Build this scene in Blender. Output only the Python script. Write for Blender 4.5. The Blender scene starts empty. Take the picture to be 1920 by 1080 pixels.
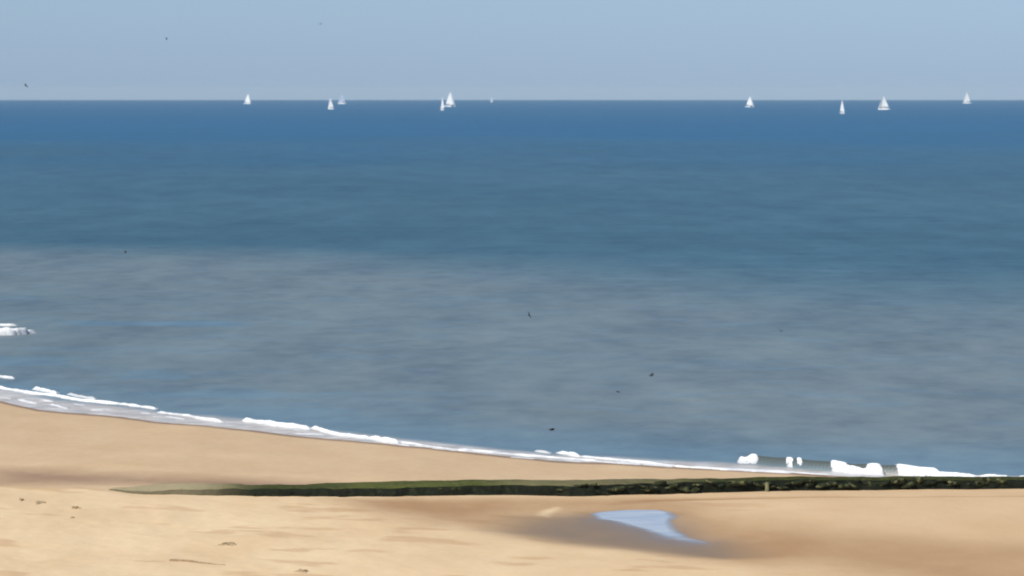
import bpy, bmesh, math, random
import numpy as np
from mathutils import Vector, Matrix
random.seed(7)
S = bpy.context.scene
COL = S.collection

# ------------------------------------------------------------------ camera
CAM_Z = 15.0                      # eye above sea level, from the dune top
HFOV = math.radians(15.0)
FPX = 960 / math.tan(HFOV / 2)    # focal length in photo pixels
PITCH = math.atan((540 - 171.5) / FPX)
cam_d = bpy.data.cameras.new("camera"); cam = bpy.data.objects.new("camera", cam_d); COL.objects.link(cam)
cam_d.sensor_width = 36; cam_d.angle = HFOV
cam_d.clip_start = 1.0; cam_d.clip_end = 60000
cam.location = (0, 0, CAM_Z); cam.rotation_euler = (math.pi / 2 - PITCH, 0, 0)
cam_d.dof.use_dof = True          # the photo is a little soft all over
cam_d.dof.focus_distance = 64.0
cam_d.dof.aperture_fstop = 4.5
S.camera = cam

# ------------------------------------------------------------------ light
SUN_EL, SUN_AZ = math.radians(45), math.radians(-142)   # azimuth from +Y (view) towards +X
S.view_settings.view_transform = 'Standard'; S.view_settings.look = 'None'
S.view_settings.exposure = 0.0; S.view_settings.gamma = 1.0
w = bpy.data.worlds.new("World"); S.world = w; w.use_nodes = True
nt = w.node_tree; nt.nodes.clear()
sky = nt.nodes.new('ShaderNodeTexSky'); sky.sky_type = 'NISHITA'; sky.sun_disc = False
sky.sun_elevation = SUN_EL; sky.sun_rotation = SUN_AZ
sky.altitude = 0; sky.air_density = 1.0; sky.dust_density = 0.3; sky.ozone_density = 2.0
hs = nt.nodes.new('ShaderNodeMix'); hs.data_type = 'RGBA'; hs.blend_type = 'MULTIPLY'
hs.inputs[0].default_value = 1.0; hs.inputs[7].default_value = (0.83, 0.88, 1.0, 1)
bg = nt.nodes.new('ShaderNodeBackground'); bg.inputs[1].default_value = 0.085
wo = nt.nodes.new('ShaderNodeOutputWorld')
tc = nt.nodes.new('ShaderNodeTexCoord'); sx_ = nt.nodes.new('ShaderNodeSeparateXYZ'); nt.links.new(tc.outputs['Generated'], sx_.inputs[0])
mr = nt.nodes.new('ShaderNodeMapRange'); mr.inputs[1].default_value = 0.0; mr.inputs[2].default_value = .35; nt.links.new(sx_.outputs[2], mr.inputs[0])
hm = nt.nodes.new('ShaderNodeMix'); hm.data_type = 'RGBA'; nt.links.new(mr.outputs[0], hm.inputs[0])   # summer haze low in the sky is bluish, higher up clear
hm0 = nt.nodes.new('ShaderNodeMix'); hm0.data_type = 'RGBA'; mr0 = nt.nodes.new('ShaderNodeMapRange'); mr0.inputs[2].default_value = .03
nt.links.new(sx_.outputs[2], mr0.inputs[0]); nt.links.new(mr0.outputs[0], hm0.inputs[0]); nt.links.new(hm0.outputs[2], hm.inputs[6])
hm0.inputs[6].default_value = (.53, .78, 1.48, 1); hm0.inputs[7].default_value = (.555, .765, 1.27, 1); hm.inputs[7].default_value = (.84, .89, .95, 1); nt.links.new(hm.outputs[2], hs.inputs[7])
nt.links.new(sky.outputs[0], hs.inputs[6]); nt.links.new(hs.outputs[2], bg.inputs[0]); nt.links.new(bg.outputs[0], wo.inputs[0])
sl = bpy.data.lights.new("sun", 'SUN'); sl.energy = 4.65; sl.angle = math.radians(0.5); sl.color = (1.0, 0.95, 0.87)
so = bpy.data.objects.new("sun", sl); COL.objects.link(so); so.location = (0, 0, 60)
sd = Vector((math.sin(SUN_AZ) * math.cos(SUN_EL), math.cos(SUN_AZ) * math.cos(SUN_EL), math.sin(SUN_EL)))
so.rotation_euler = sd.to_track_quat('Z', 'Y').to_euler()
S.cycles.pixel_filter_type = 'BLACKMAN_HARRIS'; S.cycles.filter_width = 1.8

# ------------------------------------------------------------------ numeric helpers
def hash2(ix, iy, seed):
    h = (ix.astype(np.int64) * 374761393 + iy.astype(np.int64) * 668265263 + seed * 1442695041) & 0xFFFFFFFF
    h = ((h ^ (h >> 13)) * 1274126177) & 0xFFFFFFFF
    return ((h ^ (h >> 16)) & 0xFFFF) / 65535.0
def vnoise(x, y, seed=0):
    ix, iy = np.floor(x), np.floor(y); fx, fy = x - ix, y - iy
    fx = fx * fx * (3 - 2 * fx); fy = fy * fy * (3 - 2 * fy)
    a, b = hash2(ix, iy, seed), hash2(ix + 1, iy, seed)
    c, d = hash2(ix, iy + 1, seed), hash2(ix + 1, iy + 1, seed)
    return (a + (b - a) * fx) * (1 - fy) + (c + (d - c) * fx) * fy
def fbm(x, y, seed=0, n=4):
    x = np.asarray(x, float); y = np.asarray(y, float)
    s, a, t = 0.0, 1.0, 0.0
    for k in range(n):
        s = s + a * vnoise(x * 2 ** k + 17.3 * k, y * 2 ** k - 9.1 * k, seed + k); t += a; a *= 0.55
    return s / t                                  # 0..1, mean .5
def sst(a, b, x):
    t = np.clip((x - a) / (b - a), 0, 1); return t * t * (3 - 2 * t)
def ray(px, py):
    dx, dy = (px - 960) / FPX, -(py - 540) / FPX
    c, s = math.cos(PITCH), math.sin(PITCH)
    return dx, c + dy * s, dy * c - s             # world x, y, z of a ray from the eye
def at_z(px, py, z=0.0):
    dx, dy, dz = ray(px, py); t = (z - CAM_Z) / dz
    return dx * t, dy * t
REARTH2 = 2 * 6.371e6
def at_sea(px, py):                               # point on the curved sea
    dx, dy, dz = ray(px, py)
    a = -dz / math.hypot(dx, dy)
    q = a * a - 4 * CAM_Z / REARTH2
    D = (a - math.sqrt(max(q, 0))) * REARTH2 / 2
    n = math.hypot(dx, dy)
    return dx / n * D, dy / n * D, -D * D / REARTH2

# ------------------------------------------------------------------ terrain definition (metres)
shore_px = [(0, 751), (75, 769), (160, 775), (225, 782), (287, 790), (375, 797), (440, 804), (559, 818), (685, 829), (796, 839),
            (915, 852), (1034, 863), (1200, 872), (1350, 879), (1477, 885), (1564, 891), (1750, 896), (1920, 899)]
sp = [at_z(*p) for p in shore_px]
sx = np.array([-700, -300, -120, -60, -38] + [p[0] for p in sp] + [34, 60, 120, 300, 700])
sy = np.array([520, 400, 290, 228, 203] + [p[1] for p in sp] + [145, 141, 136, 128, 118])
def y_shore(x): return np.interp(x, sx, sy) + .9 * (fbm(np.asarray(x) / 2.2, np.asarray(x) * 0, 12, 3) - .5)
def base_h(x, y):
    d = 0.8 * (y_shore(x) - y)
    z = np.where(d > 0, 0.92 * (1 - np.exp(-np.maximum(d, 0) / 20.0)), 0.035 * d)
    z = np.where(y < 95, z + (95 - y) * 0.03 + sst(60, 0, y) * 8.0, z)   # the beach climbs to the dune foot under the camera
    return np.maximum(z, -3.0)
def hit(px, py, zf=base_h):
    lo, hi = 60.0, 700.0
    dx, dy, dz = ray(px, py)
    for _ in range(50):
        m = (lo + hi) / 2; t = m / dy
        if CAM_Z + dz * t > float(zf(np.array(dx * t), np.array(m))): lo = m
        else: hi = m
    t = lo / dy
    return dx * t, lo
# groyne front foot line
gf = [hit(*p) for p in [(170, 914), (250, 925), (400, 929), (700, 931), (1100, 931), (1400, 923), (1600, 920), (1920, 916)]]
gx = np.array([-30.0] + [p[0] for p in gf] + [30.0, 60.0]); gy = np.array([gf[0][1] + 0.6] + [p[1] for p in gf] + [gf[-1][1] + .4, gf[-1][1] + 1.2])
def y_front(x): return np.interp(x, gx, gy)
def x_at(px, D=139.0): return (px - 960) / FPX * D

def poly_mask(x, y, poly, soft=0.35):
    """signed-distance based soft inside mask of a polygon (metres)"""
    P = np.array(poly); n = len(P); d2 = np.full(x.shape, 1e9); ins = np.zeros(x.shape, bool)
    for i in range(n):
        ax, ay = P[i]; bx, by = P[(i + 1) % n]
        ex, ey = bx - ax, by - ay; wx, wy = x - ax, y - ay
        t = np.clip((wx * ex + wy * ey) / (ex * ex + ey * ey + 1e-9), 0, 1)
        d2 = np.minimum(d2, (wx - ex * t) ** 2 + (wy - ey * t) ** 2)
        c = ((ay > y) != (by > y)) & (x < (bx - ax) * (y - ay) / (by - ay + 1e-12) + ax)
        ins ^= c
    d = np.sqrt(d2) * np.where(ins, 1, -1)
    return sst(-soft, soft, d)
def pxpoly(pts): return [hit(*p) for p in pts]
POOL = pxpoly([(1102, 961), (1130, 957), (1180, 954), (1226, 952), (1243, 961), (1262, 970), (1288, 980), (1300, 990), (1318, 1000), (1345, 1005),
               (1362, 1010), (1330, 1015), (1286, 1010), (1250, 1003), (1222, 993), (1200, 985), (1160, 974), (1120, 969)])
SHEEN = pxpoly([(990, 968), (1100, 962), (1240, 962), (1300, 1000), (1350, 1010), (1390, 1030), (1400, 1040), (1360, 1043), (1290, 1038), (1170, 1024),
                (1060, 1012), (985, 1000), (940, 992)])
DAMP1 = pxpoly([(640, 936), (900, 934), (1250, 936), (1300, 950), (1290, 960), (1330, 990), (1420, 1010), (1480, 1040), (1400, 1055), (1150, 1025),
                (1000, 1006), (900, 992), (820, 985), (720, 960)])
DAMP2 = pxpoly([(1290, 965), (1420, 985), (1600, 1000), (1760, 1020), (1990, 1035), (1990, 1120), (1700, 1110), (1560, 1075), (1430, 1045), (1330, 1005)])
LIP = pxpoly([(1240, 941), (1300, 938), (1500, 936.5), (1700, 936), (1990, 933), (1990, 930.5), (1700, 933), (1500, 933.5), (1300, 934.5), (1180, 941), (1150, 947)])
TROUGH = pxpoly([(-60, 872), (120, 876), (300, 888), (470, 897), (640, 903), (560, 908), (300, 905), (160, 906), (-60, 908)])
BERM = pxpoly([(-60, 911), (100, 908), (180, 913), (260, 926), (420, 931), (700, 933), (700, 960), (500, 975), (-60, 960)])

POOL_Z = float(np.mean([float(base_h(np.array(a), np.array(b))) for a, b in POOL])) - .09
def beach_h(x, y):
    z = base_h(x, y)
    near = y < y_front(x)
    z = z + 0.16 * sst(-9, -22, x) * np.where(near, 1, 0) * sst(0, 1.5, y_front(x) - y)       # sand banked up behind the groyne
    z = z - 0.10 * poly_mask(x, y, TROUGH, 2.5)
    rg_ = sst(0, .5, poly_mask(x, y, POOL, 4.5)); z = z + rg_ * (np.maximum(z, POOL_Z + .05) - z)
    ms = poly_mask(x, y, SHEEN, 1.4); z = z * (1 - ms) + (POOL_Z + .024) * ms
    z = z + (1 - sst(0, .35, poly_mask(x, y, POOL, 3.0))) * 0.10 * sst(4, 12, x) * sst(2.0, 7.0, y_front(x) - y) * sst(30, 10, y_front(x) - y)  # right-hand sandbank
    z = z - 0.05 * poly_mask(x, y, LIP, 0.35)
    amp = np.where((y > 100) & (y < 200), 1.0, 0.3)
    inland = sst(2, 14, y_shore(x) - y)
    z = z + amp * inland * (fbm(x / 6.0, y / 7.0, 5, 3) - .5) * 0.16 * sst(0.9, 0.2, poly_mask(x, y, SHEEN, 2.5))
    mp_ = poly_mask(x, y, POOL, 0.75); z = z - .052 * mp_ + (.013 * (fbm(x / 1.1, y / 2.4, 3, 4) - .5)) * ms
    rough_left = sst(4, -8, x) * np.where(near, 1, 0.15)
    z = z + rough_left * ((fbm(x / 1.3, y / 3.0, 9, 3) - .5) * 0.075 + (fbm(x / .35, y / .6, 19, 2) - .5) * 0.025)
    return z

# ------------------------------------------------------------------ blender helpers
def tag(o, label=None, cat=None, group=None, kind=None):
    for k, v in (('label', label), ('category', cat), ('group', group), ('kind', kind)):
        if v: o[k] = v
    return o
def link(name, me, parent=None, mat=None, smooth=True):
    o = bpy.data.objects.new(name, me); COL.objects.link(o); o.parent = parent
    if mat: me.materials.append(mat)
    if smooth:
        me.polygons.foreach_set('use_smooth', np.ones(len(me.polygons), bool))
    return o
def grid_mesh(name, X, Y, Z, attrs={}, keep=None):
    n, m = X.shape
    idx = np.arange(n * m).reshape(n, m)
    q = np.stack([idx[:-1, :-1], idx[:-1, 1:], idx[1:, 1:], idx[1:, :-1]], -1).reshape(-1, 4)
    co = np.stack([X, Y, Z], -1).reshape(-1, 3).astype(np.float32)
    at = {k: v.reshape(-1).astype(np.float32) for k, v in attrs.items()}
    if keep is not None:
        k = keep.reshape(-1); q = q[k]
        used = np.unique(q); remap = np.full(n * m, -1); remap[used] = np.arange(len(used))
        q = remap[q]; co = co[used]; at = {kk: v[used] for kk, v in at.items()}
    me = bpy.data.meshes.new(name)
    me.vertices.add(len(co)); me.vertices.foreach_set('co', co.ravel())
    me.loops.add(q.size); me.loops.foreach_set('vertex_index', q.ravel().astype(np.int32))
    me.polygons.add(len(q)); me.polygons.foreach_set('loop_start', np.arange(0, q.size, 4, dtype=np.int32))
    me.polygons.foreach_set('loop_total', np.full(len(q), 4, np.int32))
    me.update(calc_edges=True)
    for kk, v in at.items():
        a = me.attributes.new(kk, 'FLOAT', 'POINT'); a.data.foreach_set('value', v)
    return me
class NT:
    def __init__(s, name):
        s.m = bpy.data.materials.new(name); s.m.use_nodes = True; s.t = s.m.node_tree
        s.b = s.t.nodes['Principled BSDF']
    def n(s, kind, **kw):
        nd = s.t.nodes.new(kind)
        for k, v in kw.items():
            if k.startswith('i_'):
                key = k[2:]; key = int(key) if key.isdigit() else key.replace('_', ' ')
                nd.inputs[key].default_value = v
            else: setattr(nd, k, v)
        return nd
    def l(s, a, b): s.t.links.new(a, b)
    def noise(s, scale, detail=3, rough=.55, vec=None, stretch=None):
        nd = s.n('ShaderNodeTexNoise'); nd.inputs['Scale'].default_value = scale
        nd.inputs['Detail'].default_value = detail; nd.inputs['Roughness'].default_value = rough
        src = vec or s.n('ShaderNodeNewGeometry').outputs['Position']
        if stretch:
            mp = s.n('ShaderNodeMapping'); mp.inputs['Scale'].default_value = stretch[:3]
            if len(stretch) > 3: mp.inputs['Rotation'].default_value = (0, 0, stretch[3])
            s.l(src, mp.inputs[0]); src = mp.outputs[0]
        s.l(src, nd.inputs['Vector']); return nd.outputs[0]
    def ramp(s, fac, pts):
        r = s.n('ShaderNodeValToRGB'); e = r.color_ramp.elements
        while len(e) < len(pts): e.new(0.5)
        for q, (p, c) in zip(e, pts): q.position = p; q.color = (*c, 1) if len(c) == 3 else c
        s.l(fac, r.inputs[0]); return r.outputs[0]
    def mix(s, fac, a, b, mode='MIX'):
        m = s.n('ShaderNodeMix', data_type='RGBA', blend_type=mode)
        for v, i in ((fac, 0), (a, 6), (b, 7)):
            if isinstance(v, (int, float)): m.inputs[i].default_value = v
            elif isinstance(v, tuple): m.inputs[i].default_value = (*v, 1)
            else: s.l(v, m.inputs[i])
        return m.outputs[2]
    def math(s, op, a, b=0.0, clamp=False):
        m = s.n('ShaderNodeMath', operation=op, use_clamp=clamp)
        for v, i in ((a, 0), (b, 1)):
            if isinstance(v, (int, float)): m.inputs[i].default_value = v
            else: s.l(v, m.inputs[i])
        return m.outputs[0]
    def attr(s, name): return s.n('ShaderNodeAttribute', attribute_name=name).outputs['Fac']
    def bump(s, h, strength, dist):
        b = s.n('ShaderNodeBump'); b.inputs['Strength'].default_value = strength; b.inputs['Distance'].default_value = dist
        s.l(h, b.inputs['Height']); s.l(b.outputs[0], s.b.inputs['Normal'])

# ------------------------------------------------------------------ materials
def mat_sand():
    M = NT('beach sand')
    n1 = M.noise(0.35, 5, .6, stretch=(1, .45, 1, .25)); n2 = M.noise(2.2, 5, .6, stretch=(1, .5, 1)); n3 = M.noise(25, 3, .6)
    dry = M.mix(M.ramp(n1, [(.35, (0, 0, 0)), (.65, (1, 1, 1))]), (.72, .53, .315), (.79, .605, .375))
    dry = M.mix(M.math('MULTIPLY', M.attr('tone'), 1.0), dry, (.57, .372, .205))
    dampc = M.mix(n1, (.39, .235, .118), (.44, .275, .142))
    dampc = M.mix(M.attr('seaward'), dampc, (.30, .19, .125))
    damp_dark = M.math('ADD', M.attr('damp_dark'), M.math('MULTIPLY', M.math('SUBTRACT', n2, .5), .22), clamp=True)
    c = M.mix(damp_dark, dry, dampc)
    c = M.mix(M.attr('sheen'), c, (.25, .18, .115))
    gr = M.mix(.25, (1, 1, 1), M.ramp(n3, [(.3, (.72, .72, .72)), (.7, (1.1, 1.1, 1.1))]))
    c = M.mix(1.0, c, gr, 'MULTIPLY')
    M.l(c, M.b.inputs['Base Color'])
    rg = M.n('ShaderNodeMapRange'); rg.inputs[3].default_value = .92; rg.inputs[4].default_value = .5
    M.l(M.attr('sheen'), rg.inputs[0]); M.l(M.math('SUBTRACT', rg.outputs[0], M.math('MULTIPLY', M.attr('film'), .27), clamp=True), M.b.inputs['Roughness'])
    sp_ = M.n('ShaderNodeMapRange'); sp_.inputs[3].default_value = .15; sp_.inputs[4].default_value = .28
    M.l(M.attr('sheen'), sp_.inputs[0]); M.l(sp_.outputs[0], M.b.inputs['Specular IOR Level'])
    h = M.math('ADD', M.math('MULTIPLY', n2, .6), M.math('MULTIPLY', n3, .12))
    h = M.math('MULTIPLY', h, M.math('SUBTRACT', 1.0, M.attr('sheen'), clamp=True))
    M.bump(h, .5, .07)
    return M.m
def mat_sea():
    M = NT('sea water')
    big = M.noise(.008, 3, .5, stretch=(.8, 1, 1, .2)); mid = M.noise(.05, 3, .5, stretch=(.9, .6, 1, .3))
    small = M.noise(.40, 3, .5, stretch=(1, .8, 1, .35)); tiny = M.noise(3.0, 3, .6, stretch=(.8, 1, 1))
    far = M.mix(M.ramp(big, [(.3, (0, 0, 0)), (.7, (1, 1, 1))]), (.004, .088, .198), (.007, .104, .215))
    mids = M.mix(M.ramp(M.noise(.012, 4, .6, stretch=(.9, .45, 1, .1)), [(.36, (0, 0, 0)), (.62, (1, 1, 1))]), (.016, .082, .120), (.034, .114, .158))
    silt = M.mix(M.ramp(mid, [(.3, (0, 0, 0)), (.7, (1, 1, 1))]), (.150, .196, .205), (.176, .216, .222))
    c = M.mix(M.attr('mid'), far, mids)
    c = M.mix(M.attr('silt'), c, silt)
    c = M.mix(M.attr('sky_refl'), c, (.125, .225, .300))  # bluer colour stands in for reflected sky
    c = M.mix(M.math('MULTIPLY', M.math('SUBTRACT', .5, small), .6, clamp=True), c, (.03, .06, .08))
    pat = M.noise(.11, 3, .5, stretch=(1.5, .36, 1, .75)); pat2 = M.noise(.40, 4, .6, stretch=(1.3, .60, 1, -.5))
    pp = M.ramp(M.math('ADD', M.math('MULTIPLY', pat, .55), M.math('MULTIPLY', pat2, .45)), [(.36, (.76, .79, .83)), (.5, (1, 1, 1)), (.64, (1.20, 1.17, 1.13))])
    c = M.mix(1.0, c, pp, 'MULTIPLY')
    lace = M.ramp(M.noise(1.6, 5, .65, stretch=(.5, .8, 1, -.6)), [(.38, (.48, .43, .375)), (.52, (.63, .58, .53)), (.63, (.74, .74, .73))])
    c = M.mix(M.attr('wave'), c, (.085, .100, .095))
    c = M.mix(M.attr('swash'), c, lace)
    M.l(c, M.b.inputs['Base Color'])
    M.b.inputs['Roughness'].default_value = .38
    M.b.inputs['IOR'].default_value = 1.33
    M.b.inputs['Specular IOR Level'].default_value = .17
    h = M.math('ADD', M.math('MULTIPLY', mid, 1.0), M.math('ADD', M.math('MULTIPLY', small, .5), M.math('MULTIPLY', tiny, .05)))
    M.bump(h, .5, .5)
    return M.m
def simple(name, col, rough=.6, spec=.4, var=None, scale=3.0, bump=None):
    M = NT(name)
    if var: M.l(M.mix(M.ramp(M.noise(scale, 4, .6), [(.35, (0, 0, 0)), (.65, (1, 1, 1))]), col, var), M.b.inputs['Base Color'])
    else: M.b.inputs['Base Color'].default_value = (*col, 1)
    M.b.inputs['Roughness'].default_value = rough; M.b.inputs['Specular IOR Level'].default_value = spec
    if bump: M.bump(M.noise(bump[0], 4, .6), bump[1], bump[2])
    return M.m
def mat_foam():
    M = NT('sea foam')
    n = M.noise(9, 4, .6)
    thin = M.mix(n, (.46, .48, .50), (.60, .61, .62))
    M.l(M.mix(M.attr('thick'), thin, (.88, .89, .89)), M.b.inputs['Base Color'])
    M.b.inputs['Roughness'].default_value = .75; M.b.inputs['Specular IOR Level'].default_value = .3
    M.bump(n, .5, .05); return M.m
def mat_sail(name, col, trans=.35):
    M = NT(name); M.b.inputs['Base Color'].default_value = (*col, 1); M.b.inputs['Roughness'].default_value = .6
    tr = M.n('ShaderNodeBsdfTranslucent'); tr.inputs[0].default_value = (*col, 1)
    mx = M.n('ShaderNodeMixShader'); mx.inputs[0].default_value = trans
    out = M.t.nodes['Material Output']
    M.l(M.b.outputs[0], mx.inputs[1]); M.l(tr.outputs[0], mx.inputs[2]); M.l(mx.outputs[0], out.inputs[0]); return M.m
SAND, SEA, FOAM = mat_sand(), mat_sea(), mat_foam()
SAIL = mat_sail('white sailcloth', (.95, .95, .93), .2); SAIL_SHADED = mat_sail('shaded sailcloth', (.66, .76, .88))  # second cloth: shade on two boats' sails put into a grey blue colour
HULL = simple('white gelcoat', (.80, .81, .80), .3, .5); HULLB = simple('blue gelcoat', (.05, .09, .16), .3, .5)
MAST = simple('aluminium spar', (.55, .56, .57), .4, .5); DECK = simple('deck paint', (.62, .60, .55), .6)
BIRD = simple('dark plumage', (.030, .034, .042), .8, .2, (.06, .065, .075), 12)
def mat_groyne(name, a, b, c, bump=(3.5, .9, .12)):
    M = NT(name)
    n = M.noise(1.6, 6, .7, stretch=(.7, 1, 1)); m2 = M.noise(5, 4, .6)
    k = M.mix(M.ramp(n, [(.38, (0, 0, 0)), (.62, (1, 1, 1))]), a, b)
    k = M.mix(M.ramp(m2, [(.52, (0, 0, 0)), (.68, (1, 1, 1))]), k, c)
    k = M.mix(M.math('MULTIPLY', M.attr('wet'), .55), k, (.006, .010, .004))
    k = M.mix(M.attr('pale'), k, (.44, .36, .215))
    M.l(k, M.b.inputs['Base Color']); M.b.inputs['Roughness'].default_value = .8
    M.b.inputs['Specular IOR Level'].default_value = .15
    M.bump(M.math('ADD', n, M.math('MULTIPLY', m2, .4)), bump[1], bump[2]); return M.m
ALGAE = mat_groyne('green algae on stone', (.100, .110, .020), (.050, .062, .012), (.125, .125, .042))
WEED = mat_groyne('black bladderwrack', (.006, .008, .004), (.012, .015, .007), (.022, .028, .012))
STONE = mat_groyne('weedy boulder', (.010, .013, .006), (.026, .032, .012), (.16, .16, .07))
PALEST = mat_groyne('pale barnacled timber', (.20, .20, .11), (.15, .16, .08), (.26, .25, .15))
WRACK = simple('dried seaweed', (.33, .25, .145), .85, .2, (.44, .33, .20), 14)
RIDGE_SHADE = simple('ridge shadow brown', (.24, .17, .10), .8, .2, (.33, .24, .15), 8)  # last colour is the shadow under a sand ridge, painted on a rod

# ------------------------------------------------------------------ beach
def axis(dense0, dense1, step, lo, hi, grow=1.12):
    a = list(np.arange(dense0, dense1, step)); s, v = step, a[-1]
    while v < hi: s *= grow; v += s; a.append(v)
    s, v, pre = step, a[0], []
    while v > lo: s *= grow; v -= s; pre.append(v)
    return np.array(pre[::-1] + a)
X, Y = np.meshgrid(axis(-27, 27, .12, -900, 900), axis(104, 196, .16, -60, 900))
Zb = beach_h(X, Y)
dsh = y_shore(X) - Y
nz = fbm(X / 5, Y / 9, 31, 4) - .5
near = (Y < y_front(X)).astype(float)
damp_dark = np.clip(0.95 * poly_mask(X, Y, DAMP1, 2.2) + .80 * poly_mask(X, Y, DAMP2, 4.0) + .95 * poly_mask(X, Y, LIP, .45), 0, 1)  # damp sand, plus a thin darker line along LIP
damp_dark = np.maximum(damp_dark, 1.0 * poly_mask(X, Y, TROUGH, 3.5))
damp_dark = np.maximum(damp_dark, 1.0 * sst(2.2, .3, dsh))
damp_dark = np.clip(damp_dark * (1 + 1.1 * nz), 0, 1)
ripp = sst(.60, .72, fbm(X / 2.2 + .35 * Y, Y / 1.6, 77, 4)) * near * sst(14, 2, X) * .6
tone = np.clip(.22 * (1 - near) + near * sst(-12, 16, X) * .55 + ripp + .5 * nz * near, 0, 1)
LP = poly_mask(X, Y, pxpoly([(1008, 964), (1020, 955), (1046, 949), (1050, 954), (1034, 961), (1028, 968)]), .22); damp_dark = damp_dark * (1 - .9 * LP); tone = tone * (1 - .8 * LP)
sheen = np.clip(poly_mask(X, Y, SHEEN, 1.6) * (1 + .6 * nz), 0, 1)
sheen = np.maximum(sheen, .55 * sst(1.6, .2, dsh))
pinkd = (1 - near) * .25
damp_dark = np.maximum(damp_dark, np.clip(pinkd * (1 + .5 * nz), 0, 1))
beach = link('beach', grid_mesh('beach', X, Y, Zb, {'damp_dark': damp_dark, 'tone': tone, 'sheen': sheen, 'seaward': 1 - near, 'film': np.clip(poly_mask(X, Y, POOL, 2.2) * 1.6 * (.6 + .8 * fbm(X / .8, Y / 1.5, 15, 3)), 0, 1)}), mat=SAND)
tag(beach, 'pale golden sand beach sloping down to the breakers', kind='structure')

# ------------------------------------------------------------------ surf definition: crest segments given as
# (lower edge polyline in photo pixels -> metres on the sea, height m, foam depth m, foaminess 0..1)
def seg(pts, H, W, foam=1.0, lift=1.0, end=0.5):
    P = [at_z(*p) for p in pts]
    return dict(x=np.array([p[0] for p in P]), y=np.array([p[1] for p in P]), H=H, W=W, foam=foam, lift=lift, end=end)
SEGS = [
    seg([(-300, 690), (-60, 716), (0, 727), (50, 737), (100, 742), (150, 751), (225, 758), (292, 767)], .17, .9, 1.0),
    seg([(298, 773), (350, 779), (380, 786), (417, 792)], .15, .8, .85),
    seg([(64, 730), (85, 734), (106, 738)], .22, .9, 1.0),
    seg([(128, 740), (150, 743), (178, 748)], .18, .8, .55),
    seg([(-120, 697), (0, 706), (26, 709)], .13, .8, .9),
    seg([(457, 789), (531, 800), (580, 805)], .22, 1.0, 1.0),
    seg([(586, 804), (638, 816), (693, 823)], .21, 1.0, 1.0),
    seg([(693, 823), (717, 828), (746, 832)], .32, 1.1, 1.0),
    seg([(749, 829), (836, 841), (955, 851), (1050, 859), (1120, 864)], .10, .5, .9),
    seg([(1004, 846), (1030, 850)], .16, .7, .6),
    seg([(1048, 850), (1066, 853), (1086, 856)], .24, .8, 1.0),
    seg([(1091, 856), (1200, 867), (1279, 875), (1350, 881), (1480, 888)], .10, .5, 1.0),
    seg([(1386, 868), (1419, 870)], .52, 2.0, 1.0, end=.25),
    seg([(1475, 874), (1486, 875)], .34, .9, .9, end=.12),
    seg([(1495, 875), (1502, 875.5)], .34, .9, .9, end=.12),
    seg([(1562, 883), (1600, 887), (1655, 890)], .46, 1.7, 1.0, end=.3),
    seg([(1684, 889), (1760, 894), (1890, 899)], .34, 1.5, 1.0, end=.3),
    seg([(1908, 899), (2000, 902), (2300, 908)], .28, 1.4, 1.0),
    # unbroken grey faces between the broken pieces
    seg([(1405, 869), (1475, 874), (1560, 882), (1690, 890), (1760, 895)], .40, .5, 0.0),
    # breakers far left
    seg([(-400, 620), (-60, 625), (0, 628), (28, 627), (60, 624)], .58, 3.6, 1.0, end=.8),
    seg([(-300, 609), (-40, 611), (0, 611), (28, 611)], .20, 1.8, .9),
    seg([(-200, 668), (-10, 673), (6, 672)], .14, .9, .8),
]
# low swash lines (lace near the sand)
LACE = [
    seg([(-60, 735), (0, 744), (20, 748)], .03, .7, .5), seg([(36, 750), (52, 754), (68, 757)], .05, .9, .8), seg([(78, 750), (100, 753)], .05, .6, .8),
    seg([(94, 759), (112, 762), (126, 766)], .05, .6, .8), seg([(172, 768), (195, 769)], .05, .5, .7), seg([(266, 774), (282, 775)], .05, .5, .7),
    seg([(290, 781), (303, 781)], .04, .4, .6), seg([(315, 781), (345, 786)], .06, .6, .8), seg([(140, 757), (158, 760)], .04, .4, .4),
    seg([(532, 803), (565, 806)], .05, .5, .6), seg([(556, 812), (608, 815)], .04, .6, .7), seg([(640, 818), (684, 823)], .04, .6, .7),
    seg([(750, 834), (768, 836)], .05, .5, .8), seg([(780, 836), (808, 838)], .05, .6, .8), seg([(812, 840), (835, 842)], .03, .4, .7),
    seg([(843, 843), (858, 844)], .03, .35, .7), seg([(872, 845), (885, 846)], .03, .35, .6),
    seg([(960, 858), (1000, 861)], .03, .4, .5), seg([(1060, 862), (1090, 865)], .03, .4, .6), seg([(1115, 864), (1150, 868), (1200, 871)], .03, .5, .8),
    seg([(1160, 865), (1175, 866)], .03, .4, .7), seg([(1210, 871), (1260, 875)], .03, .5, .8), seg([(1345, 879), (1400, 881), (1480, 885), (1556, 890)], .05, .55, .9),
    seg([(1560, 891), (1640, 895), (1720, 897), (1900, 900)], .03, .5, .35),
]
def wav(x, s, jit=0.0):
    """centre line, presence along x"""
    yc = np.interp(x, s['x'], s['y']); x0, x1 = s['x'][0], s['x'][-1]
    e = s['end']; pres = sst(x0 - e * .6, x0 + e * .35, x) * sst(x1 + e * .6, x1 - e * .35, x)
    return yc, pres
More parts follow.
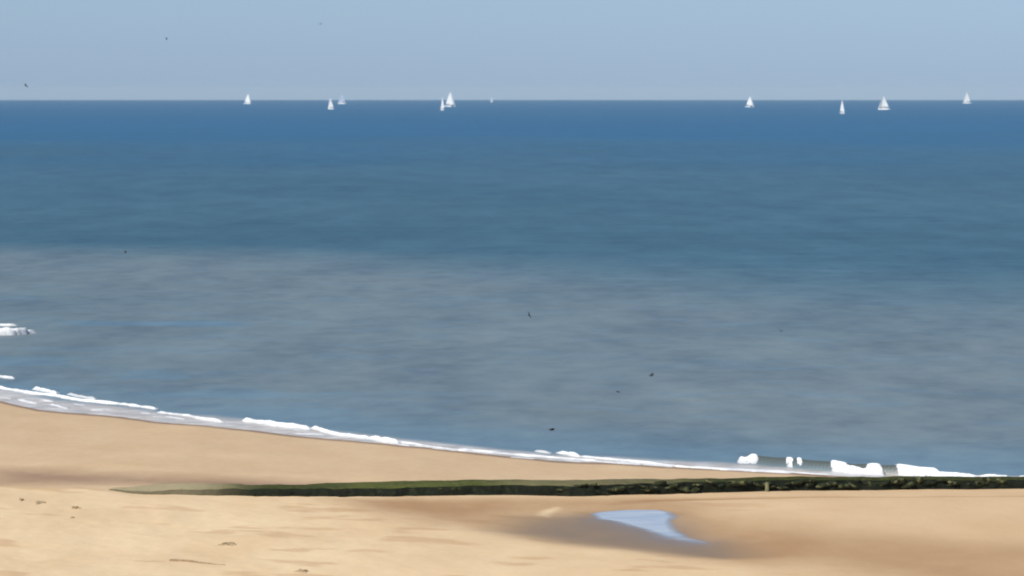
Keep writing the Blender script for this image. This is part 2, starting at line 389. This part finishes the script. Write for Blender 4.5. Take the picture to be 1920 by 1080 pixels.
def sea_h(x, y, D2=None):
    z = np.zeros_like(x)
    for s in SEGS:
        if s['foam'] > 0: continue
        if s['x'][0] - 2 > x.max() or s['x'][-1] + 2 < x.min(): continue
        yc, pr = wav(x, s); v = y - yc
        prof = sst(-.12, .38 * s['W'], v) * sst(s['W'] * 3.6, .45 * s['W'], v)       # steep face, gentle back
        z = np.maximum(z, pr * prof * s['H'] * .78 * (1 + .25 * (fbm(x / .8, y * 0, 3, 2) - .5)))
    # chop and low swell in the near water
    c = sst(0, 14, y - y_shore(x)) * sst(1400, 300, y)
    ph = .055 * x + y * 1.0 + 5 * fbm(x / 22, y / 30, 41, 2)
    z = z + c * (.05 * np.sin(ph * 2 * np.pi / 13) * sst(.45, .75, fbm(x / 9, y / 30, 44, 2)) + .06 * (fbm(x / 2.2, y / 2.4, 47, 2) - .5))
    return z
def sea_z(x, y): return sea_h(x, y) - (x * x + y * y) / REARTH2

# ------------------------------------------------------------------ sea: fan that follows the curve of the earth to beyond the horizon
th = np.concatenate([np.radians(np.arange(-75, -8.6, 1.1)), np.radians(np.arange(-8.5, 8.5, .055)), np.radians(np.arange(8.6, 75, 1.1))])
D = [118.0]
while D[-1] < 16500:
    d = D[-1]; D.append(d + (.13 if d < 195 else max(.13, (d - 150) * .003) if d < 900 else d * .01))
D = np.array(D)
TH, DD = np.meshgrid(th, D)
X, Y = np.tan(np.clip(TH, -1.3, 1.3)) * DD * np.where(np.abs(TH) < .2, 1, np.cos(TH)), DD * np.where(np.abs(TH) < .2, 1, np.cos(TH))
X = np.where(np.abs(TH) < .2, X, DD * np.sin(TH)); 
Z = sea_z(X, Y)
off = Y - y_shore(X)
# silt plume boundary as distance offshore, wider on the left
e_nb = fbm(X / 60, Y / 140, 51, 4) - .5
bound = np.interp(X / np.maximum(Y, 1) * FPX + 960, [-400, 0, 500, 850, 1150, 1500, 1920, 2400], [372, 358, 345, 325, 300, 282, 278, 275])
soft = np.interp(X / np.maximum(Y, 1) * FPX + 960, [0, 700, 1300, 1920], [26, 34, 60, 75])
silt = sst(1, -1, (Y - bound + e_nb * 70) / soft)
mid = sst(1500, 420, Y * (1 + .5 * e_nb))
silt = np.clip(silt * (.86 + .5 * e_nb) + .10 * mid, 0, 1)
# sky reflection painted as bluer patches, on the left and close to the surf
pxl = X / np.maximum(Y, 1) * FPX + 960
n6 = fbm(X / 9 + 3, Y / 6, 61, 4); n7 = fbm(X / 4.5, Y / 3.2 + .1 * X, 63, 4)
sky_refl_p = sst(.44, .62, n6) * sst(60, 6, off) * sst(1200, 300, pxl) * .75
sky_refl_p = np.maximum(sky_refl_p, sst(26, 3, off) * (.35 + .5 * n6))
sky_refl_p = np.maximum(sky_refl_p, .8 * sst(4.5, 1.0, np.abs(Y - 251 + .05 * X + 6 * (fbm(X / 8, Y * 0, 71, 2) - .5))) * sst(-31, -27, X) * sst(-16, -19, X))
sky_refl_p = np.maximum(sky_refl_p, .30 * sst(.56, .76, n7) * sst(420, 260, Y))
swash = np.zeros_like(X)
cw = np.interp(pxl, [-300, 0, 300, 470, 760, 1100, 1350, 1560, 2000], [12, 8, 5.5, 6, 3.2, 3.0, 3.0, 1.8, .8])
swash = sst(cw + .6, cw * .55, off) * (.6 + .5 * fbm(X / 1.2, Y / 1.2, 66, 3))
swash = np.clip(swash, 0, 1)
ws = [q for q in SEGS if q['foam'] == 0][0]; yc_, pr_ = wav(X, ws); wave = pr_ * sst(-.25, .1, Y - yc_) * sst(.9, .3, Y - yc_); swash = swash * (1 - wave)
sea = link('sea', grid_mesh('sea', X, Y, Z, {'silt': silt, 'mid': mid, 'sky_refl': np.clip(sky_refl_p, 0, 1), 'swash': swash, 'wave': wave}), mat=SEA)
tag(sea, 'blue grey sea running out to a level horizon', kind='structure')

# ------------------------------------------------------------------ foam: thin lumpy sheet riding on the water
def foam_patch(x0, x1, dx, v0, v1, dv, along=True):
    X, V = np.meshgrid(np.arange(x0, x1, dx), np.arange(v0, v1, dv))
    Y = (y_shore(X) if along else 0) + V
    M = np.zeros_like(X); T = np.zeros_like(X); TH_ = np.zeros_like(X); HH = np.zeros_like(X)
    nj = fbm(X / .55, Y / .45, 81, 4); nb = fbm(X / 2.0, Y / 2.0, 85, 3); nc = fbm(X / .9, Y * 0, 87, 3)
    thr = .30 + .80 * np.clip(nj - .38, 0, 1)
    for s in SEGS + LACE:
        if s['foam'] <= 0: continue
        yc, pr = wav(X, s); v = Y - yc + (nb - .5) * .55 + .10 + (nj - .5) * .5 + .06
        wv = s['W'] * (.10 + .70 * nc) * (1.5 if s['H'] < .08 else 1); m = pr * sst(-.34, .10, v) * sst(wv * 1.4, wv * .75, v) * (.62 + .38 * s['foam'])
        M = np.maximum(M, m); TH_ = np.maximum(TH_, m * s['H'] * .42 * (0.2 + nj * .9 + nc * .5)); T = np.maximum(T, m * s['foam'])
        HH = np.maximum(HH, np.clip((m - thr) / .5, 0, 1) ** .7 * pr * s['H'] * (.0 + .80 * nj + .55 * nc) * sst(wv * 1.5, wv * .3, v))
    keepv = M > .03
    keep = keepv[:-1, :-1] | keepv[1:, 1:] | keepv[1:, :-1] | keepv[:-1, 1:]
    base = np.maximum(sea_z(X, Y), beach_h(X, Y) - .005)
    Z = base + np.where(M > thr, .012 + TH_ * .25, 0) + np.clip((M - thr) / .3, -1, 0) * .12 + np.where(M > thr, np.clip((M - thr) / .15, 0, 1), 0) * .012
    Z = np.maximum(Z, np.where(M > thr, -(X * X + Y * Y) / REARTH2 + HH, -9))
    return grid_mesh('surf_foam', X, Y, Z, {'thick': np.clip(sst(.34, .85, T) * (.55 + .9 * fbm(X / .35, Y / .5, 99, 3)), 0, 1)}, keep)
f1 = foam_patch(-44, 34, .06, -1.2, 15, .06)
fo = link('surf_foam', f1, mat=FOAM)
f2 = foam_patch(-60, -27, .08, 232, 258, .10, along=False)
bm = bmesh.new(); bm.from_mesh(f1); bm.from_mesh(f2)
bm.to_mesh(f1); bm.free(); bpy.data.meshes.remove(f2)
f1.polygons.foreach_set('use_smooth', np.ones(len(f1.polygons), bool))
tag(fo, 'white broken surf foam along the edge of the sand', kind='stuff')

# ------------------------------------------------------------------ tide pool
PZ = POOL_Z + .003
cxp, cyp = np.mean([p[0] for p in POOL]), np.mean([p[1] for p in POOL])
X, Y = np.meshgrid(np.arange(cxp - 3.4, cxp + 4.6, .05), np.arange(cyp - 8, cyp + 5.2, .08))
dep = PZ - beach_h(X, Y)
M = NT('still pool water'); k = M.noise(1.1, 4, .6, stretch=(.5, 1.2, 1, .12))
M.l(M.mix(M.ramp(k, [(.40, (0, 0, 0)), (.62, (1, 1, 1))]), (.60, .58, .52), (.42, .44, .44)), M.b.inputs['Base Color']); M.b.inputs['Roughness'].default_value = .10
M.b.inputs['IOR'].default_value = 1.33; M.bump(M.noise(2.5, 3, .5), .12, .02)
tr = M.n('ShaderNodeBsdfTransparent'); mx = M.n('ShaderNodeMixShader')
M.l(M.ramp(M.attr('depth'), [(0.0, (0, 0, 0)), (1.0, (1, 1, 1))]), mx.inputs[0]); M.l(tr.outputs[0], mx.inputs[1]); M.l(M.b.outputs[0], mx.inputs[2]); M.l(mx.outputs[0], M.t.nodes['Material Output'].inputs[0])
kp = dep > -.006
pool = link('tide_pool', grid_mesh('tide_pool', X, Y, np.full(X.shape, PZ), {'depth': np.clip((dep + .001) / .017, 0, 1)}, (kp[:-1, :-1] | kp[1:, 1:])), mat=M.m)
tag(pool, 'shallow pool of still water reflecting the sky', kind='structure')

# ------------------------------------------------------------------ groyne
gr = bpy.data.objects.new('groyne', None); COL.objects.link(gr); gr.location = (0, 140, 0)
tag(gr, 'long low stone groyne with green algae on top and black seaweed on its face', 'groyne')
def to_gr(o): o.parent = gr; o.matrix_parent_inverse = Matrix.Translation((0, -140, 0)); return o
pxx = np.array([150, 260, 400, 560, 700, 900, 1200, 1500, 1920])
FH = np.interp   # face height / top depth in metres along the groyne
def face_h(x): return np.interp(x, [x_at(p) for p in (150, 250, 400, 560, 700, 900, 1200, 1500, 1920)], [.0, .08, .22, .29, .31, .36, .42, .40, .36])
def top_y(x):
    pts = [(150, 909), (230, 905), (415, 905.5), (560, 907), (700, 901), (934, 898.5), (1200, 897), (1500, 895.5), (1920, 893)]
    xs, ys = [], []
    for p in pts:
        xx = x_at(p[0]); zt = float(beach_h(np.array(xx), np.array(y_front(xx)))) + float(face_h(xx))
        a, b = at_z(p[0], p[1], zt + .03); xs.append(a); ys.append(b)
    return np.interp(x, xs, ys)
gxs = np.arange(x_at(176), 50, .07)
prof = [(-.02, -.35, 0), (0, 0, 0), (.02, .25, 0), (.05, .5, 0), (.09, .75, 0), (.15, .92, 0), (.28, 1.0, 0)]      # (dy, fraction of height)
nT = 14
rows = []
zb = beach_h(gxs, y_front(gxs) - .25); H = face_h(gxs); YT = np.maximum(top_y(gxs), y_front(gxs) + .8); YT = y_front(gxs) + .3 + (YT - y_front(gxs) - .3) * sst(x_at(178), x_at(300), gxs)
zb = zb - .10 * sst(x_at(215), x_at(176), gxs)
lump = (fbm(gxs / .8, gxs * 0, 91, 3) - .5)
YF = y_front(gxs) + .22 * lump + .12 * (fbm(gxs / .25, gxs * 0, 93, 2) - .5)
for dy, fz, _ in prof:
    bul = .10 * (fbm(gxs / .45, gxs * 0 + fz * 4, 95, 3) - .5)
    rows.append((gxs, YF + dy + bul, zb + H * fz * (1 + .18 * lump) - (.2 if fz == 0 else 0)))
nface = len(rows)
for k in range(1, nT):
    t = k / (nT - 1); yy = YF + .28 + (YT - YF - .28) * t
    crown = .05 * math.sin(math.pi * t)
    rows.append((gxs, yy, zb + H * (1 + .18 * lump * (1 - t)) + crown * np.clip(H / .3, 0, 1) + .05 * (fbm(gxs / .7, yy / .5, 97, 3) - .5)))
rows.append((gxs, rows[-1][1] + .5, zb - .5))
A = [np.stack([r[i] for r in rows]) for i in range(3)]
pale = np.clip(sst(x_at(500), x_at(330), A[0]) * .85, 0, 1) + .25 * sst(x_at(880), x_at(1000), A[0]) * sst(x_at(1400), x_at(1150), A[0])
wetg = np.clip(sst(x_at(700), x_at(560), A[0]) * sst(x_at(380), x_at(480), A[0]) * .75 + sst(x_at(850), x_at(1250), A[0]) * (.45 + 1.1 * fbm(A[0] / 1.5, A[1] / .5, 23, 3)), 0, 1)
def strip(name, i0, i1, mat):
    me = grid_mesh(name, A[0][i0:i1], A[1][i0:i1], A[2][i0:i1], {'pale': pale[i0:i1] * (sst(x_at(560), x_at(400), A[0][i0:i1]) * .35 if name == 'seaweed_face' else 1), 'wet': wetg[i0:i1]})
    return to_gr(link(name, me, mat=mat))
strip('algae_top', nface - 2, len(rows), ALGAE)
fc = strip('seaweed_face', 0, nface - 1, WEED)
# boulders at the foot and on the face, right half
def boulder_mesh(seed, s):
    bm = bmesh.new(); bmesh.ops.create_icosphere(bm, subdivisions=3, radius=1)
    r = np.random.RandomState(seed); k = r.rand(5) * 20
    for v in bm.verts:
        c = v.co.normalized()
        a = fbm(np.array([c.x * 1.6 + k[0] + c.z]), np.array([c.y * 1.6 + k[1] - c.z]), seed, 3)[0]
        for n_ in r_dirs[seed % 5]:
            d = c.dot(n_)
            if d > .72: c = c * (.72 / d)
        v.co = c * (.75 + .5 * a)
    for v in bm.verts: v.co = Vector((v.co.x * s[0], v.co.y * s[1], v.co.z * s[2]))
    me = bpy.data.meshes.new('boulder'); bm.to_mesh(me); bm.free(); return me
r_dirs = []
for q in range(5):
    rr = np.random.RandomState(q + 3); r_dirs.append([Vector(rr.randn(3)).normalized() for _ in range(7)])
bms = [boulder_mesh(i, s) for i, s in enumerate([(.44, .22, .11), (.30, .22, .09), (.56, .25, .12), (.24, .18, .08), (.38, .20, .13)])]
for me in bms: me.materials.append(STONE); me.polygons.foreach_set('use_smooth', np.ones(len(me.polygons), bool))
rr = random.Random(4)
for i in range(72):
    px = 820 + (i + rr.random()) * 15.4
    if px < 1180 and rr.random() > (px - 760) / 460: continue
    x = x_at(px); yf = float(y_front(x)); z0 = float(beach_h(np.array(x), np.array(yf - .25)))
    o = bpy.data.objects.new('boulder', bms[rr.randrange(5)]); COL.objects.link(o)
    up = rr.random()
    o.location = (x, yf + .02 + .14 * up, z0 + .10 + .27 * up * float(face_h(x)) / .4); o.rotation_euler = (rr.uniform(-.3, .3), rr.uniform(-.3, .3), rr.uniform(-.5, .5))
    sc = rr.uniform(.5, .95); o.scale = (sc, sc, sc); to_gr(o)
# pale timber post showing on the face
bm = bmesh.new(); bmesh.ops.create_cone(bm, cap_ends=True, segments=14, radius1=.09, radius2=.07, depth=.50)
for v in bm.verts: v.co.x += .012 * math.sin(9 * v.co.y + 4 * v.co.z)
bmesh.ops.bevel(bm, geom=[e for e in bm.edges if e.calc_face_angle(0) > .9], offset=.02, segments=2)
me = bpy.data.meshes.new('timber_post'); bm.to_mesh(me); bm.free()
x = x_at(1450); po = link('timber_post', me, mat=PALEST); po.location = (x, float(y_front(x)) - .12, float(beach_h(np.array(x), np.array(float(y_front(x)) - .2))) + .10)
po['label'] = 'short pale post against the dark face'; to_gr(po)

# ------------------------------------------------------------------ sailing boats
def mesh_from(name, verts, faces):
    me = bpy.data.meshes.new(name); me.from_pydata(verts, [], faces); me.update(); return me
def sail_mesh(name, tack, clew, head, camber, side=1, n=10, thick=.03):
    """triangular cloth with belly, luff tack->head, foot tack->clew"""
    T_, C_, H_ = Vector(tack), Vector(clew), Vector(head)
    V, F = [], []
    for sgn in (1, -1):
        for i in range(n + 1):
            u = i / n
            for j in range(n + 1):
                v = j / n
                L = T_.lerp(H_, u); K = C_.lerp(H_, u)
                rch = .10 * math.sin(math.pi * u) if name == 'mainsail' else 0   # leech roach
                p = L.lerp(K, v * (1 + rch))
                p.y += side * camber * math.sin(math.pi * min(v, 1)) * (1 - u) ** .6 * (1 - .2 * u) + sgn * thick / 2
                V.append(p)
    s = (n + 1) ** 2
    for i in range(n):
        for j in range(n):
            a = i * (n + 1) + j
            F.append((a, a + 1, a + n + 2, a + n + 1)); F.append((s + a, s + a + n + 1, s + a + n + 2, s + a + 1))
    for i in range(n):
        for a, b in (((i) * (n + 1), (i + 1) * (n + 1)), ((i + 1) * (n + 1) + n, i * (n + 1) + n), (i + 1, i)):
            F.append((a, b, b + s, a + s))
    return mesh_from(name, V, F)
def tube_mesh(name, p0, p1, r0, r1, n=8):
    p0, p1 = Vector(p0), Vector(p1); q = (p1 - p0).to_track_quat('Z', 'Y'); V, F = [], []
    for p, r in ((p0, r0), (p1, r1)):
        for k in range(n): V.append(p + q @ Vector((r * math.cos(2 * math.pi * k / n), r * math.sin(2 * math.pi * k / n), 0)))
    for k in range(n): F.append((k, (k + 1) % n, n + (k + 1) % n, n + k))
    F += [tuple(range(n))[::-1], tuple(range(n, 2 * n))]
    return mesh_from(name, V, F)
def hull_mesh(L, B, fb):
    st = [(-.5, .62, .0), (-.42, .78, -.25), (-.2, .96, -.5), (0, 1, -.6), (.2, .86, -.5), (.38, .5, -.3), (.47, .2, -.1), (.5, .02, .25)]
    V, F, n = [], [], 9
    for t, b, d in st:
        z1 = fb * (1 + .25 * max(0, t) * 2 + .05 * (t < 0))
        for k in range(n):
            a = math.pi * k / (n - 1); c = -math.cos(a); s = math.sin(a)
            y = B / 2 * b * (abs(c) ** .7) * (1 if c > 0 else -1)
            z = z1 - (z1 - d) * s ** .8
            V.append((t * L, y, z))
    for i in range(len(st) - 1):
        for k in range(n - 1):
            a = i * n + k; F.append((a, a + 1, a + n + 1, a + n))
        F.append((i * n + n - 1, i * n, (i + 1) * n, (i + 1) * n + n - 1))      # deck
    F.append(tuple(range(n))[::-1]); F.append(tuple(range((len(st) - 1) * n, len(st) * n)))
    return mesh_from('hull', V, F)
def cabin_mesh(L, B, fb):
    V, F = [], []
    sec = [(-.12, .50, 0), (-.10, .52, .5), (.10, .44, .42), (.24, .22, .05)]
    for t, b, h in sec:
        for y, z in ((-b, 0), (-b * .82, h), (b * .82, h), (b, 0)): V.append((t * L, y * B / 2, fb * 1.02 + z - .03))
    for i in range(3):
        for k in range(3): a = i * 4 + k; F.append((a, a + 1, a + 5, a + 4))
        F.append((i * 4 + 3, i * 4, i * 4 + 4, i * 4 + 7))
    F += [(3, 2, 1, 0), (12, 13, 14, 15)]
    return mesh_from('cabin', V, F)
def make_boat(px, base, top, yaw, label, heel=4, L=10.5, sail=SAIL, jib=SAIL, hull=HULL, boom_out=.8, jibw=1.0, mainw=1.0, spin=False):
    x, y, z = at_sea(px, base); Dh = math.hypot(x, y)
    Hm = (base - top) / FPX * Dh * 1.02
    k = L / 10.5; B = 3.1 * k; fb = 1.05 * k
    r = bpy.data.objects.new('sailboat', None); COL.objects.link(r)
    r.location = (x, y, z); r.rotation_euler = (math.radians(heel), 0, math.radians(yaw))
    tag(r, label, 'sailboat', 'white sailing boats strung along the horizon')
    link('hull', hull_mesh(L, B, fb), r, hull); link('cabin', cabin_mesh(L, B, fb), r, DECK, smooth=False)
    mx = .07 * L; zb_ = fb + .95 * k
    link('mast', tube_mesh('mast', (mx, 0, fb * .8), (mx - .15, 0, Hm), .11, .07), r, MAST)
    end = (mx - .40 * L * mainw, -boom_out, zb_)
    link('boom', tube_mesh('boom', (mx - .1, 0, zb_), end, .08, .06), r, MAST)
    link('mainsail', sail_mesh('mainsail', (mx - .14, 0, zb_ + .1), (end[0] + .1, end[1], zb_ + .12), (mx - .22, 0, Hm * .985), .55 * k, -1), r, sail)
    hd = Hm * .93
    link('jib', sail_mesh('jib', (.48 * L, 0, fb * 1.35), (mx - .1 * L * jibw, -.9 * k, fb * 1.5), (mx + .12, 0, hd), (1.9 if spin else .5) * k, -1), r, jib)
    return r
BO = [
    make_boat(463.5, 195, 175, -22, 'small white sailboat standing alone, leftmost of all the boats on the horizon', L=11, heel=-7),
    make_boat(620.5, 205, 184, 140, 'bright sailboat left of its paler greyish neighbour, just below the horizon line', L=7.5, heel=-3),
    make_boat(641.5, 195, 176, 165, 'pale grey blue leaning sailboat right behind a brighter one', L=12, heel=3, sail=SAIL_SHADED, jib=SAIL_SHADED, boom_out=1.6),
    make_boat(829, 207, 182, 112, 'slim tall sailboat close to the left of the largest white sails', L=7.5, heel=2),
    make_boat(844, 200.5, 171.5, -22, 'largest brightest boat with full white sails, right of a slimmer one', L=12.5, heel=2, spin=True, mainw=1.1),
    make_boat(921.6, 193.5, 181, 125, 'faintest and smallest boat, a dim bluish sail by itself right of the largest boat', L=8, sail=SAIL_SHADED, jib=SAIL_SHADED, hull=HULLB),
    make_boat(1405.8, 201, 180, -30, 'short broad white sailboat alone, left of the slender low one', L=10, heel=1, mainw=1.1, spin=True),
    make_boat(1579.5, 213, 187.5, -70, 'slender white sailboat sitting lowest of all below the horizon', L=7, heel=2),
    make_boat(1657.5, 206, 179.5, 155, 'wide white sailboat between the slender low one and the far right one', L=11, heel=-2, spin=True, mainw=1.1),
    make_boat(1813.5, 194, 172.5, 162, 'pale triangular sailboat crossing the horizon line, farthest right of all', L=12.5, heel=0),
]

# ------------------------------------------------------------------ birds: one continuous body each
def bird_mesh(span=.42, sweep=.10, lift=.06, flap=.0):
    """body loft along +X, wings grown from its side faces"""
    bm = bmesh.new(); L = span * .52
    st = [(-.52, .012, .004), (-.42, .035, .006), (-.28, .035, .022), (-.12, .055, .05), (.06, .072, .064), (.2, .06, .055), (.30, .045, .042), (.38, .042, .042), (.44, .026, .026), (.47, .010, .010), (.54, .003, .003)]
    rings = []
    for t, ry, rz in st:
        rings.append([bm.verts.new((t * L, ry * L * 1.7 * math.cos(2 * math.pi * k / 8), rz * L * 1.7 * math.sin(2 * math.pi * k / 8) + (.02 * L if t > .28 else 0))) for k in range(8)])
    faces = {}
    for i in range(len(rings) - 1):
        for k in range(8):
            faces[(i, k)] = bm.faces.new((rings[i][k], rings[i][(k + 1) % 8], rings[i + 1][(k + 1) % 8], rings[i + 1][k]))
    bm.faces.new(rings[0][::-1]); bm.faces.new(rings[-1])
    for side in (1, -1):
        k0 = 0 if side == 1 else 4
        reg = [faces[(i, kk % 8)] for i in (3, 4) for kk in (k0 - 1, k0)]
        for step, (yy, xc, ch, zz) in enumerate([(.16, .02, .19, .3), (.3, .05, .17, .8), (.42, .0, .12, .7), (.52, -.10, .05, .55), (.58, -.18, .012, .45)]):
            ret = bmesh.ops.extrude_face_region(bm, geom=reg)
            bmesh.ops.delete(bm, geom=reg, context='FACES')
            reg = [g for g in ret['geom'] if isinstance(g, bmesh.types.BMFace)]
            vs = list({v for f in reg for v in f.verts}); xs = [v.co.x for v in vs]; cx = sum(xs) / len(xs); wd = max(xs) - min(xs) + 1e-6
            zs = [v.co.z for v in vs]; cz = sum(zs) / len(zs)
            for v in vs:
                v.co.x = xc * span * .9 + (v.co.x - cx) / wd * ch * span * 1.3
                v.co.y = side * yy * span * .87
                v.co.z = (v.co.z - cz) * .35 + lift * span * zz * 2 + flap * yy * span
    bmesh.ops.recalc_face_normals(bm, faces=bm.faces)
    me = bpy.data.meshes.new('bird'); bm.to_mesh(me); bm.free(); return me
BM1, BM2 = bird_mesh(), bird_mesh(lift=.02, flap=.75)
for me in (BM1, BM2): me.materials.append(BIRD); me.polygons.foreach_set('use_smooth', np.ones(len(me.polygons), bool))
def bird(px, py, dist, me, rot, sc, label):
    dx, dy, dz = ray(px, py); t = dist / math.sqrt(dx * dx + dy * dy + dz * dz)
    o = bpy.data.objects.new('bird', me); COL.objects.link(o); o.location = (dx * t, dy * t, CAM_Z + dz * t)
    o.rotation_euler = [math.radians(a) for a in rot]; o.scale = (sc * 1.5,) * 3
    tag(o, label, 'bird', 'small dark birds flying over the sea and beach'); return o
bird(992, 591, 150, BM1, (62, 0, 60), .5, 'small dark bird banking on edge in the middle of the grey water')
bird(1222, 704, 142, BM1, (-14, 4, 160), .72, 'small dark bird flying low, uppermost and rightmost of the three skimming the shallows')
bird(1159, 735, 150, BM1, (5, 0, 40), .52, 'faint brownish grey bird between the other two skimming the shallows')
bird(1035, 806, 140, BM1, (10, 0, 205), .78, 'blackest bird skimming just behind the breaking surf')
bird(48.5, 161, 300, BM1, (35, 20, 50), 1.1, 'dark bird in the sky at far left, just above the horizon')
bird(312, 74, 420, BM2, (10, 0, 30), .72, 'tiny grey bird speck high in the left part of the sky')
bird(601, 46, 480, BM2, (-10, 0, 120), .8, 'faintest bird speck, highest in the sky')
bird(235, 474, 260, BM2, (0, 0, 20), .55, 'tiny dark bird over the edge of the grey silty water on the left')
bird(1465, 622, 200, BM2, (10, 0, 70), .5, 'tiny dark bird over the grey water on the right')

# ------------------------------------------------------------------ things lying on the sand
def wrack_mesh(seed, sx_, sy_, sz_, n=12):
    r = random.Random(seed); V, F = [(0, 0, sz_ * .5)], []
    m_, q_ = 22, 4
    for j in range(1, q_ + 1):                         # ragged mat the ribbons lie on
        for k in range(m_):
            a = 6.2832 * k / m_; rad = j / q_ * (.55 + .25 * math.sin(3 * a + seed) + .2 * r.random())
            V.append((math.cos(a) * rad * sx_ * .8, math.sin(a) * rad * sy_ * .8, sz_ * .5 * (1 - (j / q_) ** 2) - (.03 if j == q_ else 0) + r.uniform(0, .008)))
    for k in range(m_): F.append((0, 1 + k, 1 + (k + 1) % m_))
    for j in range(q_ - 1):
        for k in range(m_): a = 1 + j * m_ + k; b = 1 + j * m_ + (k + 1) % m_; F.append((a, a + m_, b + m_, b))
    for k in range(n):                                 # tangle of curled ribbons
        a = r.uniform(0, 6.28); cx, cy = r.uniform(-.3, .3) * sx_, r.uniform(-.3, .3) * sy_; ln = r.uniform(.25, .5) * sx_; wd = r.uniform(.012, .03)
        b0 = len(V); m = 7; cz = r.uniform(.0, 1) * sz_ * .6
        for j in range(m):
            t = j / (m - 1) - .5; ang = a + t * r.uniform(-1, 2)
            x, y = cx + math.cos(ang) * t * ln, cy + math.sin(ang) * t * ln; z = cz + sz_ * .4 * math.sin((t + .5) * math.pi)
            nx, ny = -math.sin(ang) * wd, math.cos(ang) * wd
            V += [(x - nx, y - ny, z), (x + nx, y + ny, z + .008), (x + nx, y + ny, z - .012), (x - nx, y - ny, z - .015)]
        for j in range(m - 1):
            q = b0 + j * 4
            for s in range(4): F.append((q + s, q + (s + 1) % 4, q + 4 + (s + 1) % 4, q + 4 + s))
        F += [(b0, b0 + 1, b0 + 2, b0 + 3), (b0 + (m - 1) * 4 + 3, b0 + (m - 1) * 4 + 2, b0 + (m - 1) * 4 + 1, b0 + (m - 1) * 4)]
    return mesh_from('seaweed_clump', V, F)
for i, (px, py, a, b, c, lab) in enumerate([
        (40, 938, .16, .35, .07, 'small dark seaweed clump near the left edge, leftmost on the upper sand'),
        (75, 943, .34, .7, .05, 'spread brown seaweed patch right of the leftmost small clump'),
        (142, 953, .30, .35, .07, 'dark flat seaweed clump, rightmost of the three below the buried end of the groyne'),
        (136, 971, .12, .4, .03, 'faint wisp of seaweed under the dark flat clump'),
        (430, 1020, .50, .7, .05, 'brown seaweed clump above the right end of the sand ridge shadow'),
        (566, 1072, .40, .4, .06, 'seaweed clump at the bottom edge right of the sand ridge shadow')]):
    x, y = hit(px, py, beach_h)
    o = link('seaweed_clump', wrack_mesh(i, a, b, c), mat=WRACK, smooth=False); o.location = (x, y, float(beach_h(np.array(x), np.array(y))) + .01)
    tag(o, lab, 'seaweed', 'seaweed clumps on the dry sand')
p0, p1 = hit(318, 1052, beach_h), hit(422, 1060, beach_h)  # shadow of a sand ridge, built as a thin brown rod
V, F, n = [], [], 24
for i in range(n + 1):
    t = i / n; x = p0[0] + (p1[0] - p0[0]) * t; y = p0[1] + (p1[1] - p0[1]) * t + .06 * math.sin(t * 7)
    z = float(beach_h(np.array(x), np.array(y))) + .012 + .01 * math.sin(5 * t); r_ = .045 * (1.1 - .75 * t) * (1 + .15 * math.sin(20 * t))
    for k in range(8): V.append((x - p0[0], y - p0[1] + r_ * math.cos(k * math.pi / 4), z + r_ * math.sin(k * math.pi / 4)))
for i in range(n):
    for k in range(8): F.append((i * 8 + k, i * 8 + (k + 1) % 8, i * 8 + 8 + (k + 1) % 8, i * 8 + 8 + k))
F += [tuple(range(8))[::-1], tuple(range(n * 8, n * 8 + 8))]
o = link('sand_ridge_shadow', mesh_from('sand_ridge_shadow', V, F), mat=RIDGE_SHADE); o.location = (p0[0], p0[1], 0)
tag(o, 'long thin brown shadow line of a sand ridge on the pale foreground sand', 'driftwood')

# ------------------------------------------------------------------ air
bm = bmesh.new(); bmesh.ops.create_cube(bm, size=1)
for v in bm.verts: v.co = Vector((v.co.x * 34000, (v.co.y + .5) * 17200 - 300, (v.co.z + .5) * 62 - 30))
me = bpy.data.meshes.new('haze'); bm.to_mesh(me); bm.free()
hz = link('haze', me, smooth=False)
M = bpy.data.materials.new('sea air'); M.use_nodes = True; t = M.node_tree; t.nodes.clear()
pv = t.nodes.new('ShaderNodeVolumePrincipled'); pv.inputs['Color'].default_value = (.76, .93, 1, 1); pv.inputs['Density'].default_value = 4.0e-5
pv.inputs['Anisotropy'].default_value = -0.12
mo = t.nodes.new('ShaderNodeOutputMaterial'); t.links.new(pv.outputs[0], mo.inputs['Volume']); me.materials.append(M)
tag(hz, 'thin bluish sea haze', kind='stuff')
